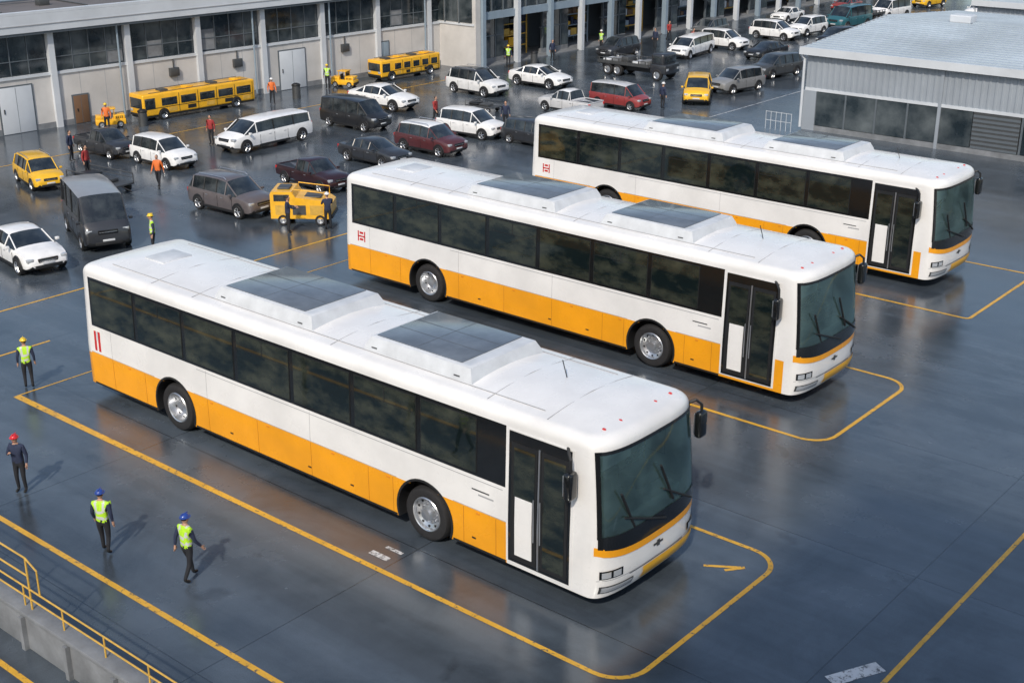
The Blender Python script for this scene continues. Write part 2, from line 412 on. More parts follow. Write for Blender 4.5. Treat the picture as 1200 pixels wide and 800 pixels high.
        ru.box((a+c)/2-.15,(a+c)/2-.142,-y+.11,y-.11,z+.018,z+.020,DARKMET)
        for x in(a+.1,c-.35):
            for s_ in(-1,1):ru.box(x,x+.14,s_*(y+.03)-.02,s_*(y+.03)+.02,3.22,3.26,DARKMET)
    ru.box(1.2,1.9,-.4,.4,3.2,3.27,LGREY,.03)
    ru.obj('roof_units',root)
    m=MB()
    for s_,dx,dz in((-1,-.50,-.05),(1,.0,.12)):
        x=BL-.42+dx;yo=1.56 if s_<0 else 1.50
        m.tube([(x,s_*1.34,2.86),(x+.14,s_*(yo-.06),2.88+dz*.5),(x+.22,s_*yo,2.80+dz*.5),(x+.24,s_*yo,2.5+dz)],.028,BLACKM,8)
        m.box(x+.14,x+.30,s_*yo-.12,s_*yo+.12,2.12+dz,2.62+dz,BLACKG,.06,seg=3)
        m.box(x+.128,x+.145,s_*yo-.085,s_*yo+.085,2.19+dz,2.56+dz,CHROME,.005)
    m.obj('mirrors',root)
    for k,(cx,s_) in enumerate([(x,s) for x in WX for s in(-1,1)]):
        wb=MB();rr=.535
        prof=[(.30,-.02,TYRE),(.34,-.005,TYRE),(.44,.02,TYRE),(.50,.0,TYRE),(.53,-.05,TYRE),(rr,-.12,TYRE),(rr,-.26,TYRE),(.5,-.32,TYRE),(.2,-.32,TYRE),(.0,-.32,TYRE)]
        wb.lathe(prof,(cx,s_*(BW/2-.04),rr),TYRE,36,s_)
        dish=-.10 if cx>8 else -.20
        prof=[(.345,-.012),(.325,.012),(.305,-.0),(.29,dish*.6),(.22,dish),(.15,dish+.01),(.13,dish+.07),(.11,dish+.12),(.0,dish+.13)]
        wb.lathe(prof,(cx,s_*(BW/2-.04),rr),CHROME,36,s_)
        for q in range(10):
            t_=2*math.pi*q/10;p=Vector((cx+.185*math.cos(t_),s_*(BW/2-.04+dish),rr+.185*math.sin(t_)))
            wb.tube([p,p+Vector((0,s_*.04,0))],.016,CHROME,6)
            t_+=.31;p=Vector((cx+.262*math.cos(t_),s_*(BW/2-.04+dish*.75),rr+.262*math.sin(t_)))
            wb.tube([p,p+Vector((0,s_*.012,0))],.026,BLACKM,8)
        wb.obj('wheel_%d'%(k+1),root)
    return root
build_bus('coach_bus',(-25.45,15.0+BW/2,0))
build_bus('coach_bus',(-27.1,24.6+BW/2,0),True)
build_bus('coach_bus',(-28.2,34.4+BW/2,0),True)

# ------------------------------------------------------------------ cars
def ringcar(x,zb,zs,zt,w,wr):
    h=[(0,zb),(w*.82,zb),(w*.965,zb+.07),(w,zb+(zs-zb)*.45),(w*.985,zs-.10),(w*.94,zs),(wr,max(zt-.06,zs+.008)),(wr*.86,max(zt-.012,zs+.014)),(wr*.4,zt+.012),(0,zt+.018)]
    return [(x,-y,z) for y,z in h]+[(x,y,z) for y,z in h[::-1]][1:-1]
TYPES={
 'suv':dict(L=4.6,st=[(-2.30,.42,.72,.78,.72,.62,'x'),(-2.27,.30,1.0,1.06,.86,.74,'x'),(-2.16,.27,1.05,1.12,.91,.76,'b'),(-1.86,.25,1.06,1.66,.93,.70,'r'),(-1.0,.25,1.05,1.72,.94,.72,'r'),(-.1,.25,1.04,1.73,.94,.73,'r'),(.55,.25,1.03,1.66,.94,.71,'r'),(1.30,.25,1.02,1.10,.93,.78,'b'),(1.75,.26,.97,1.06,.92,.76,'x'),(2.10,.28,.88,.97,.88,.70,'x'),(2.25,.33,.76,.84,.80,.62,'x'),(2.31,.42,.62,.68,.70,.55,'x')]),
 'sedan':dict(L=4.6,st=[(-2.30,.40,.66,.72,.70,.6,'x'),(-2.25,.28,.92,.97,.83,.70,'x'),(-1.95,.25,.96,1.02,.89,.74,'x'),(-1.60,.24,.97,1.05,.90,.74,'b'),(-.95,.24,.96,1.38,.91,.64,'r'),(-.3,.24,.95,1.44,.92,.66,'r'),(.35,.24,.94,1.38,.92,.65,'r'),(1.15,.24,.92,1.0,.91,.76,'b'),(1.65,.25,.87,.96,.90,.74,'x'),(2.05,.27,.78,.86,.86,.68,'x'),(2.23,.33,.68,.75,.78,.6,'x'),(2.30,.40,.55,.6,.68,.5,'x')]),
 'van':dict(L=4.9,st=[(-2.45,.42,.8,.86,.80,.7,'x'),(-2.42,.28,1.10,1.16,.91,.80,'b'),(-2.30,.26,1.12,1.86,.95,.78,'r'),(-1.2,.26,1.11,1.93,.96,.80,'r'),(0,.26,1.10,1.94,.96,.80,'r'),(1.05,.26,1.08,1.86,.96,.78,'r'),(1.80,.26,1.05,1.14,.94,.82,'b'),(2.15,.28,.96,1.05,.91,.76,'x'),(2.38,.33,.80,.88,.84,.68,'x'),(2.45,.42,.64,.7,.74,.6,'x')]),
 'longvan':dict(L=5.8,st=[(-2.95,.42,.76,.80,.80,.7,'x'),(-2.92,.28,1.02,1.08,.90,.78,'b'),(-2.76,.26,1.04,1.58,.93,.76,'r'),(-1.5,.26,1.03,1.64,.94,.78,'r'),(0,.26,1.02,1.65,.94,.78,'r'),(1.25,.26,1.01,1.60,.94,.76,'r'),(2.10,.26,.98,1.06,.93,.80,'b'),(2.55,.28,.90,.98,.90,.75,'x'),(2.85,.33,.76,.83,.82,.66,'x'),(2.93,.42,.62,.67,.72,.58,'x')]),
 'bigvan':dict(L=4.9,st=[(-2.45,.42,.8,.86,.86,.8,'x'),(-2.43,.28,1.20,1.26,.95,.88,'b'),(-2.36,.26,1.22,2.18,.97,.86,'r'),(-1.2,.26,1.22,2.26,.98,.88,'r'),(0,.26,1.22,2.27,.98,.88,'r'),(1.5,.26,1.20,2.22,.98,.86,'r'),(2.15,.26,1.16,1.26,.96,.88,'b'),(2.34,.30,1.02,1.12,.93,.84,'x'),(2.43,.36,.85,.93,.88,.78,'x'),(2.46,.44,.66,.72,.8,.68,'x')]),
 'pickup':dict(L=5.0,st=[(-2.5,.50,.78,.80,.82,.78,'x'),(-2.45,.40,.98,.985,.90,.86,'x'),(-.75,.36,.99,.995,.92,.86,'x'),(-.70,.30,1.0,1.06,.92,.80,'b'),(-.52,.28,1.02,1.62,.93,.68,'r'),(.1,.28,1.02,1.68,.93,.70,'r'),(.55,.28,1.02,1.62,.93,.69,'r'),(1.22,.28,1.01,1.10,.93,.78,'b'),(1.85,.30,.98,1.06,.92,.76,'x'),(2.25,.33,.90,.98,.88,.72,'x'),(2.43,.40,.78,.84,.82,.66,'x'),(2.5,.48,.66,.7,.76,.6,'x')]),
}
paints={}
def paint(col):
    if col not in paints:paints[col]=mat('car_paint_%d'%len(paints),col,.3,metal=.15 if max(col)<.4 else 0,coat=.6,var=.12)
    return paints[col]
CARG=glass_mat('car_glass',(.010,.014,.018),(.05,.06,.065),1.5,.06)
def car(name,typ,col,X,Y,hd,s,roofcol=None,rails=False):
    T=TYPES[typ];st=T['st'];pm=paint(col);rm=paint(roofcol) if roofcol else pm
    b=MB();rows=[ringcar(*q[:6]) for q in st];n=len(rows[0])
    vs=[p for r in rows for p in r];fs=[];ms=[]
    for i in range(len(rows)-1):
        f0,f1=st[i][6],st[i+1][6]
        for j in range(n):
            fs.append((i*n+j,i*n+(j+1)%n,(i+1)*n+(j+1)%n,(i+1)*n+j))
            jj=j if j<9 else n-1-j
            m=pm
            if jj in(0,1):m=BLACKM
            if jj==5 and f0 in'br' and f1 in'br' and 'r' in (f0+f1):m=CARG
            if jj>=6 and (f0+f1) in('br','rb'):m=CARG
            if jj>=6 and f0=='r' and f1=='r':m=rm
            ms.append(m)
    fs.append(tuple(range(n)));ms.append(pm);fs.append(tuple(range((len(rows)-1)*n,len(rows)*n)));ms.append(pm)
    b.add(vs,fs,ms)
    for i in range(len(st)):
        r=rows[i]
        if st[i][6]=='r':
            for sg in(5,n-5):
                p5=Vector(r[sg]);p6=Vector(r[6 if sg==5 else n-6]);o=Vector((0,.006 if p5.y>0 else -.006,0))
                b.tube([p5+o,p6+o],.035,pm if st[i-1][6]=='b' or st[i+1][6]=='b' else BLACKM,5)
        if i<len(st)-1 and (st[i][6]+st[i+1][6]) in('br','rb'):
            lo,hi=(i,i+1) if st[i][6]=='b' else (i+1,i)
            for a,c in((6,6),(n-6,n-6)):
                b.tube([rows[lo][a],rows[hi][c]],.032,pm,5)
    L=st[-1][0];w=max(q[4] for q in st)
    wx=[L-.85,-L+.88]
    for cx in wx:
        for sg in(-1,1):
            P=[[(cx+rr*math.cos(t),sg*(w+oy),.36+rr*math.sin(t)) for t in [math.pi*(k/16*1.1-.05) for k in range(17)]] for rr,oy in((.02,.004),(.41,.006),(.43,-.03))]
            b.grid(P,BLACKM)
            prof=[(.22,.0,TYRE),(.30,.012,TYRE),(.335,-.03,TYRE),(.335,-.20,TYRE),(.0,-.2,TYRE)]
            b.lathe(prof,(cx,sg*(w+.02),.335),TYRE,20,sg)
            b.lathe([(.225,.006),(.205,-.012),(.19,-.05)],(cx,sg*(w+.02),.335),CHROME,20,sg)
            b.lathe([(.195,-.04),(.0,-.045)],(cx,sg*(w+.02),.335),BLACKM,20,sg)
            for q in range(5):
                t=2*math.pi*q/5+.3
                b.tube([(cx,sg*(w+.0),.335),(cx+.2*math.cos(t),sg*(w+.005),.335+.2*math.sin(t))],.028,CHROME,5,r1=.022)
    zsF=st[-3][2]
    i=[k for k in range(len(st)) if st[k][6]=='b'][-1];bx,bz,bw=st[i][0],st[i][2],st[i][4]
    for sg in(-1,1):
        yl=sg*(st[-3][4]-.20)
        b.box(L-.26,L-.045,yl-.15,yl+.13,zsF-.17,zsF-.03,LAMP,.03)
        yl=sg*(st[1][4]-.10);b.box(-L-.0,-L+.14,yl-.09,yl+.08,st[1][2]-.22,st[1][2]-.02,RED,.02)
        b.box(bx-.32,bx-.18,sg*(bw+.10)-.08,sg*(bw+.10)+.08,bz+.02,bz+.14,pm,.03)
        for xx in(-.85,.25):b.box(xx,xx+.16,sg*(w*.985)-.02,sg*(w*.985)+.02,st[i][2]-.17,st[i][2]-.14,CHROME)
        for xx in(-1.0,.0,1.05):
            b.box(xx,xx+.015,sg*w*.995-.008,sg*w*.995+.006,.40,bz-.1,BLACKM)
        b.box(-1.1,1.1,sg*w*.975-.03,sg*w*.975+.03,.24,.36,BLACKM,.01)
        if rails:b.tube([(-1.6,sg*.66,1.70),(-1.5,sg*.66,1.78),(.3,sg*.66,1.79),(.45,sg*.66,1.71)],.02,CHROME,6)
    b.box(L-.12,L-.0,-.40,.40,zsF-.24,zsF-.06,BLACKG,.02);b.box(L-.10,L+.015,-.55,.55,.34,.48,BLACKM,.02)
    b.box(L-.03,L+.008,-.36,.36,zsF-.155,zsF-.135,CHROME,.005)
    b.box(L-.05,L+.02,-.24,.24,.50,.58,LGREY,.005);b.box(-L-.012,-L+.05,-.24,.24,.60,.70,LGREY,.005)
    b.box(-L-.005,-L+.1,-.6,.6,.38,.48,BLACKM,.02)
    if typ=='pickup':
        b.box(-2.38,-.8,-.72,.72,.90,1.0,BLACKM);b.box(-2.40,-.78,-.75,.75,1.0,1.004,BLACKM)
        for sg in(-1,1):b.box(-2.45,-.72,sg*.82-.05,sg*.82+.05,.99,1.05,pm,.02)
        b.box(-2.48,-2.40,-.8,.8,.95,1.05,pm,.02)
    b.obj(name,None,(X,Y,0),R(hd),s,smooth=32,fixn=True)
W_=(.80,.81,.82);Y_=(.80,.46,.02);G_=(.12,.125,.13);K_=(.02,.021,.024);M_=(.035,.014,.018);D_=(.035,.038,.045);T_=(.03,.13,.16);RD=(.30,.05,.05)
car('yellow_suv','suv',Y_,-43.9,24.9,-14,.62,rails=True)
car('white_sedan','sedan',W_,-35.6,19.4,-8,.76)
car('dark_passenger_van','bigvan',D_,-36.2,22.3,-22,.76,roofcol=(.28,.27,.27))
car('white_suv','suv',W_,-43.0,29.8,0,.65)
car('pickup_truck','pickup',D_,-46.3,29.4,0,.62)
car('white_van','longvan',W_,-42.7,34.6,-88,.74)
car('grey_suv','suv',(.13,.115,.12),-35.5,27.2,2,.71,rails=True)
car('maroon_pickup_truck','pickup',M_,-35.9,31.3,-4,.64)
car('black_van','van',K_,-42.4,39.6,2,.68)
car('white_sedan','sedan',W_,-44.7,43.6,5,.76)
car('dark_sedan','sedan',D_,-36.9,35.4,0,.68)
car('maroon_suv','suv',(.10,.03,.035),-36.5,38.2,0,.68,roofcol=W_,rails=True)
car('white_suv','suv',W_,-37.3,41.6,5,.67)
car('white_suv','suv',(.7,.71,.72),-43.7,49.2,-2,.72,roofcol=D_,rails=True)
car('white_sedan','sedan',W_,-42.6,52.9,0,.74)
car('dark_suv','suv',D_,-34.2,42.0,0,.60)
car('silver_pickup_truck','pickup',(.55,.56,.58),-37.2,48.4,178,.64,roofcol=W_)
car('red_van','van',RD,-36.1,50.9,0,.60,roofcol=(.6,.6,.6))
car('white_van','longvan',W_,-42.2,66.5,-82,.70)
car('white_suv','suv',W_,-42.2,70.2,0,.66)
car('yellow_sedan','suv',Y_,-34.2,54.7,-60,.70)
car('grey_suv','suv',(.25,.26,.27),-34.1,58.2,-100,.68)
car('dark_suv','suv',(.06,.065,.07),-34.8,63.4,-100,.70)
car('white_suv','suv',W_,-41.8,75.7,0,.68)
car('white_suv','suv',W_,-41.2,78.9,-95,.68)
car('teal_van','van',T_,-40.6,83.5,-95,.78)
car('white_van','van',W_,-40.7,90.2,-98,.70)
car('yellow_suv','suv',Y_,-41.4,98.5,-98,.68)
for (x,y,c,t,h) in((-45.3,63.5,D_,'suv',-90),(-38.3,68.5,K_,'sedan',-95),(-45.6,74,G_,'suv',-90),(-37.4,75.5,K_,'suv',-95),(-36.6,88,D_,'sedan',-95),(-45.5,84,W_,'sedan',-90),(-35.8,94.5,W_,'suv',-95),(-45,92,RD,'sedan',-90),(-44.6,101,W_,'suv',-92),(-37.6,102,G_,'suv',-92),(-36.6,82,W_,'suv',-95)):
    nm={D_:'dark',K_:'black',G_:'grey',W_:'white',RD:'red'}[c]+'_'+('sedan' if t=='sedan' else 'suv')
    car(nm,t,c,x,y,h,.66)

# ------------------------------------------------------------------ service vehicles
def small_wheel(b,cx,y,r,sg,wd=.14):
    b.lathe([(r*.6,0,TYRE),(r*.92,.01,TYRE),(r,-.02,TYRE),(r,-wd,TYRE),(0,-wd,TYRE)],(cx,y,r),TYRE,18,sg)
    b.lathe([(r*.62,.004),(r*.5,-.03),(r*.2,-.02),(0,-.0)],(cx,y,r),CHROME,18,sg)
def shuttle(x,y,hd,L,W,H):
    b=MB();b.box(-L/2,L/2,-W/2,W/2,.24,H,YELLOWP,.07,seg=3)
    b.box(-L/2+.05,L/2-.05,-W/2+.04,W/2-.04,.16,.3,BLACKM)
    for sg in(-1,1):
        n=5;a=-L/2+.25;st=(L-1.0)/n
        for k in range(n):
            b.box(a+k*st,a+k*st+st-.22,sg*(W/2+.004)-.01,sg*(W/2+.004)+.01,H*.52,H*.80,CARG,.004)
            b.box(a+k*st+.02,a+k*st+st*.45,sg*(W/2+.004)-.006,sg*(W/2+.004)+.006,H*.28,H*.42,BLACKM if k%2 else RAILY)
            b.box(a+k*st-.12,a+k*st-.10,sg*(W/2+.004)-.006,sg*(W/2+.004)+.006,H*.22,H*.92,BLACKM)
        b.box(L/2-.62,L/2-.10,sg*(W/2+.004)-.01,sg*(W/2+.004)+.01,H*.45,H*.85,CARG,.004)
        b.box(-L/2+.15,L/2-.15,sg*(W/2+.004)-.006,sg*(W/2+.004)+.006,H*.455,H*.475,BLACKM)
        for cx in(-L*.32,L*.33):
            P=[[(cx+rr*math.cos(t),sg*(W/2+oy),.24+rr*math.sin(t)) for t in [math.pi*k/12 for k in range(13)]] for rr,oy in((.02,.008),(.29,.008))];b.grid(P,BLACKM)
            small_wheel(b,cx,sg*(W/2+.02),.24,sg)
        b.box(L/2-.02,L/2+.012,sg*W*.36-.09,sg*W*.36+.09,.42,.54,LAMP,.01)
        b.tube([(-L/2+.3,sg*(W/2-.12),H+.03),(L/2-.4,sg*(W/2-.12),H+.03)],.015,DARKMET,5)
    b.box(L/2-.02,L/2+.008,-W*.42,W*.42,H*.48,H*.86,CARG,.005);b.box(L/2-.03,L/2+.03,-W*.45,W*.45,.24,.36,BLACKM,.02)
    for k in range(4):b.box(-L/2+.5+k*L*.22,-L/2+.9+k*L*.22,-.22,.22,H-.01,H+.07,DARKMET if k%2 else YELLOWP,.02)
    b.obj('yellow_shuttle_bus',None,(x,y,0),R(hd))
shuttle(-50.7,37.1,-93.4,6.1,1.15,1.22);shuttle(-50.0,50.4,-93,4.3,1.1,1.1)
def tractor(x,y,hd,s):
    b=MB()
    b.box(-1.3,1.3,-.62,.62,.25,.75,YELLOWP,.06);b.box(.25,1.25,-.55,.55,.7,1.12,YELLOWP,.08);b.box(-1.25,-.35,-.58,.58,.7,1.05,YELLOWP,.05)
    for xx in(-.4,.35):
        for yy in(-.5,.5):b.tube([(xx,yy,.7),(xx,yy,1.62)],.035,YELLOWP,6)
    b.box(-.55,.5,-.58,.58,1.6,1.68,YELLOWP,.03);b.box(-.3,.1,-.3,.3,.72,.9,BLACKM,.04);b.box(-.36,-.26,-.3,.3,.85,1.3,BLACKM,.03)
    b.box(.33,.35,-.45,.45,1.12,1.58,CARG);b.tube([(.3,0,1.0),(.12,0,1.25)],.02,BLACKM);b.box(1.24,1.36,-.6,.6,.3,.5,BLACKM,.03)
    for sg in(-1,1):
        b.box(1.24,1.27,sg*.38-.09,sg*.38+.09,.82,.96,LAMP,.01)
        for k in range(4):b.box(.45+k*.17,.52+k*.17,sg*.552-.006,sg*.552+.006,.8,1.02,BLACKM)
        for cx in(-.8,.8):small_wheel(b,cx,sg*.66,.3,sg,.2)
    b.tube([(-1.3,0,.4),(-1.6,0,.4)],.04,BLACKM)
    b.obj('yellow_tow_tractor',None,(x,y,0),R(hd),s)
def power_unit(x,y,hd,s):
    b=MB()
    prof=[(-1.25,.28),(1.25,.28),(1.25,.85),(.95,1.05),(-.2,1.18),(-.35,1.42),(-1.2,1.42),(-1.25,1.3)]
    vs=[(x_,-.72,z_) for x_,z_ in prof]+[(x_,.72,z_) for x_,z_ in prof];n=len(prof)
    b.add(vs,[tuple(range(n)),tuple(range(n,2*n))]+[(k,(k+1)%n,n+(k+1)%n,n+k) for k in range(n)],YELLOWP)
    for sg in(-1,1):
        for k in range(3):b.box(-1.05+k*.72,-.5+k*.72,sg*.725-.008,sg*.725+.008,.45,.85,(RAILY,DARKMET,RAILY)[k])
        b.box(-1.1,-.45,sg*.725-.008,sg*.725+.008,1.02,1.3,CARG,.004)
        for cx in(-.75,.8):small_wheel(b,cx,sg*.74,.22,sg,.16)
        b.tube([(-.3,sg*.62,1.18),(-.3,sg*.62,1.5),(1.0,sg*.62,1.35),(1.0,sg*.62,1.02)],.022,YELLOWP,6)
    b.box(-1.0,-.5,-.35,.35,1.41,1.5,DARKMET,.02);b.box(.1,.8,-.4,.4,1.06,1.16,DARKMET,.03);b.box(1.2,1.32,-.7,.7,.3,.42,BLACKM,.02)
    b.obj('yellow_ground_power_unit',None,(x,y,0),R(hd),s,smooth=30,fixn=True)
power_unit(-32.6,27.9,38,.80)
tractor(-50.8,32.6,60,.5)
tractor(-50.2,46.2,20,.5)
def flatbed(x,y,hd,s,c=D_):
    pm=paint(c);b=MB()
    b.box(1.6,3.0,-.95,.95,.5,1.2,pm,.1);b.box(1.65,2.75,-.88,.88,1.1,1.95,pm,.16,seg=3)
    b.box(2.70,2.775,-.72,.72,1.3,1.8,CARG,.02)
    for sg in(-1,1):
        b.box(1.85,2.5,sg*.885-.01,sg*.885+.01,1.3,1.78,CARG,.01);b.box(2.96,3.02,sg*.7-.15,sg*.7+.15,.75,.92,LAMP,.02)
        for cx in(-2.2,-1.3,2.25):small_wheel(b,cx,sg*.98,.42,sg,.26)
        b.box(-3.1,1.5,sg*.98-.03,sg*.98+.03,.86,1.08,DARKMET)
        for k in range(8):b.box(-3.0+k*.6,-2.93+k*.6,sg*1.0-.03,sg*1.0+.03,.86,1.3,DARKMET)
        b.box(-3.1,1.5,sg*1.0-.02,sg*1.0+.02,1.26,1.31,DARKMET)
    b.box(-3.1,2.9,-.4,.4,.42,.7,BLACKM);b.box(-3.1,1.5,-.95,.95,.8,.92,DARKMET,.02)
    for k in range(5):b.box(-2.9+k*.85,-2.3+k*.85,-.6+.1*(k%2),.55,.92,1.12+.14*(k%3),(LGREY,CONCD,DARKMET)[k%3],.03)
    b.obj('flatbed_truck',None,(x,y,0),R(hd),s)
flatbed(-40.4,58.6,0,.72)
flatbed(-41.0,86.5,-95,.62,(.25,.26,.27))
def cart(x,y,hd,s):
    b=MB();b.box(-1.6,1.6,-.75,.75,.42,.52,DARKMET,.02);b.tube([(1.6,0,.42),(2.3,0,.3)],.03,BLACKM)
    for sg in(-1,1):
        b.tube([(-1.6,sg*.7,.52),(-1.6,sg*.7,.95),(1.6,sg*.7,.95),(1.6,sg*.7,.52)],.03,DARKMET,6)
        b.tube([(-1.6,sg*.7,.74),(1.6,sg*.7,.74)],.02,DARKMET,6)
        for cx in(-1.1,1.1):small_wheel(b,cx,sg*.78,.24,sg,.12)
    b.box(-1.3,-.4,-.5,.5,.52,.78,BLACKM,.04);b.box(-.2,.9,-.45,.4,.52,.70,DARKMET,.04)
    b.obj('baggage_cart',None,(x,y,0),R(hd),s)
cart(-41.3,25.8,5,.75);cart(-40.5,46.0,5,.5)

# ------------------------------------------------------------------ people
def person(name,x,y,hd,s,top,helm,pose='stand',vest=True,pants=None):
    pants=pants or PANTS
    st={'stand':(0.03,-.03,0,0),'walk':(.24,-.22,-.16,.18),'step':(.14,-.12,.1,-.05)}.get(pose,(0,0,0,0))
    lf,rf,la,ra=st
    J={'pel':(0,0,.95,.135),'spi':(.01,0,1.14,.125),'che':(.015,0,1.34,.145),'nek':(.015,0,1.50,.06),'hdb':(.03,0,1.58,.055)}
    for sd,sg,f,a in(('L',1,lf,la),('R',-1,rf,ra)):
        kb=.06 if f<0 else .03
        J['hip'+sd]=(0,sg*.10,.88,.095);J['kne'+sd]=(f*.5+kb,sg*.105,.49,.062)
        lift=.05 if f<-.1 else 0
        J['ank'+sd]=(f-.02,sg*.11,.09+lift,.045);J['toe'+sd]=(f+.13,sg*.125,.045,.042)
        J['sho'+sd]=(.0,sg*.185,1.42,.075)
        if pose=='reach':J['elb'+sd]=(.16,sg*.24,1.22,.05);J['wri'+sd]=(.38,sg*.16,1.20,.034)
        elif pose=='phone' and sg<0:J['elb'+sd]=(.05,sg*.27,1.17,.05);J['wri'+sd]=(.24,sg*.10,1.30,.034)
        else:J['elb'+sd]=(a*.4-.03,sg*.255,1.15,.05);J['wri'+sd]=(a+.04,sg*.265,.92,.034)
    keys=list(J);E=[('pel','spi'),('spi','che'),('che','nek'),('nek','hdb')]
    for sd in'LR':E+=[('pel','hip'+sd),('hip'+sd,'kne'+sd),('kne'+sd,'ank'+sd),('ank'+sd,'toe'+sd),('che','sho'+sd),('sho'+sd,'elb'+sd),('elb'+sd,'wri'+sd)]
    me=bpy.data.meshes.new('tmp');me.from_pydata([J[k][:3] for k in keys],[(keys.index(a),keys.index(b)) for a,b in E],[])
    o=bpy.data.objects.new('tmp',me);COL.objects.link(o)
    md=o.modifiers.new('s','SKIN');md.use_smooth_shade=True
    for i,k in enumerate(keys):
        r=J[k][3];me.skin_vertices[0].data[i].radius=(r,r*(1.15 if k in('che','pel','spi') else 1))
    me.skin_vertices[0].data[0].use_root=True
    sm=o.modifiers.new('d','SUBSURF');sm.levels=2
    dg=bpy.context.evaluated_depsgraph_get();ev=o.evaluated_get(dg);m2=ev.to_mesh()
    b=MB();vs=[v.co.copy() for v in m2.vertices];fs=[];ms=[]
    segs=[(a,c,Vector(J[a][:3]),Vector(J[c][:3])) for a,c in E]
    for p in m2.polygons:
        c=p.center;best=None
        for a,d,A,B in segs:
            t=max(0,min(1,(c-A).dot(B-A)/(B-A).length_squared));dd=(c-(A+(B-A)*t)).length-(J[a][3]*(1-t)+J[d][3]*t)
            if best is None or dd<best[0]:best=(dd,a,d,t)
        _,a,d,t=best
        if d[:3] in('kne','ank'):m=pants if not(d[:3]=='ank' and t>.9) else SHOE
        elif d[:3]=='toe':m=SHOE
        elif d[:3]=='hip':m=pants
        elif d in('nek','hdb') and c.z>1.50:m=SKIN
        elif d[:3] in('elb','wri'):m=(NAVY if vest else top)
        else:
            m=top
            if c.z<.93:m=pants
            elif vest and (1.02<c.z<1.075 or 1.18<c.z<1.23):m=REFL
            elif vest and c.z>1.23 and .085<abs(c.y)<.13:m=REFL
        fs.append(list(p.vertices));ms.append(m)
    b.add(vs,fs,ms);ev.to_mesh_clear();bpy.data.objects.remove(o)
    b.ell((.035,0,1.655),(.092,.075,.118),SKIN,16,12)
    b.ell((.128,0,1.645),(.018,.014,.024),SKIN,8,5)
    b.box(.112,.126,-.026,.026,1.598,1.606,REDC)
    for sg in(-1,1):
        b.ell((.115,sg*.032,1.668),(.012,.014,.009),EYE,8,5);b.ell((.03,sg*.077,1.655),(.022,.010,.032),SKIN,8,5)
    b.ell((.015,0,1.68),(.092,.080,.100),HAIR,14,8,z0=-.35)
    if helm:
        b.ell((.03,0,1.705),(.125,.105,.100),helm,18,10,z0=0)
        b.lathe([(.105,.0),(.145,-.004),(.145,.006),(.1,.012)],(0,0,0),helm,20,M=Matrix.Translation((.04,0,1.705))@Matrix.Rotation(R(90),4,'X')@Matrix.Diagonal((1,1,.85,1)))
        b.box(-.08,.14,-.012,.012,1.79,1.812,helm,.008)
    for sd,sg in(('L',1),('R',-1)):
        wv=Vector(J['wri'+sd][:3]);el=Vector(J['elb'+sd][:3]);d=(wv-el).normalized()
        side=Vector((1,0,0))-d*d.x;side.normalize();nrm=d.cross(side)
        pm=wv+d*.045
        b.tube([wv-d*.03,wv+d*.01,pm,wv+d*.085],.027,SKIN,8,r1=.034)
        for q,ln in enumerate((.07,.082,.078,.06)):
            p=wv+d*.085+side*(.027-.018*q);c1=p+d*ln*.5;c2=c1+d*ln*.4-nrm*sg*.02
            b.tube([p-d*.02,p,c1,c2],.0095,SKIN,6,r1=.007)
        p=wv+d*.03+side*.026;b.tube([p,p+side*.03+d*.025,p+side*.035+d*.06],.012,SKIN,6,r1=.008)
    b.obj(name,None,(x,y,0),R(hd),s,smooth=60)
person('worker',-26.7,14.2,150,.70,VEST,YELH,'stand')
person('worker',-22.1,11.3,-60,.70,NAVY,REDH,'phone',vest=False)
person('worker',-18.8,11.0,125,.71,VEST,BLUEH,'step')
person('worker',-16.9,11.4,95,.72,VEST,BLUEH,'walk')
person('worker',-33.3,22.4,-120,.72,VEST,YELH,'stand')
sp_=[(-43.4,26.6,20,REDC,None,'stand',0),(-40.0,27.4,-60,ORV,None,'walk',0),(-50.0,31.9,-40,ORV,YELH,'stand',0),(-49.4,40.7,-30,ORV,WHH,'step',0),(-37.0,43.5,-50,NAVY,None,'stand',0),
(-31.9,26.6,60,NAVY,None,'reach',0),(-31.2,27.7,150,NAVY,WHH,'reach',0),(-44.4,33.2,-70,REDC,None,'stand',0),(-40.1,42.3,10,REDC,None,'walk',0),(-46.2,27.7,30,NAVY,None,'stand',0),
(-45.2,67.2,-90,NAVY,None,'stand',0),(-47.6,56.2,-40,VEST,YELH,'stand',1),(-43.4,68.6,0,REDC,None,'walk',0),(-47.0,59.4,-20,NAVY,None,'stand',0),(-50.4,45.2,-60,VEST,YELH,'stand',1),(-34.3,51.8,80,NAVY,WHH,'stand',0),(-47.2,64.4,-90,VEST,WHH,'step',1),(-46.4,70.5,-20,REDC,None,'walk',0)]
for x,y,h,t,hm,po,ve in sp_:person('worker' if (hm or ve) else 'pedestrian',x,y,h,.70,t,hm,po,vest=bool(ve))

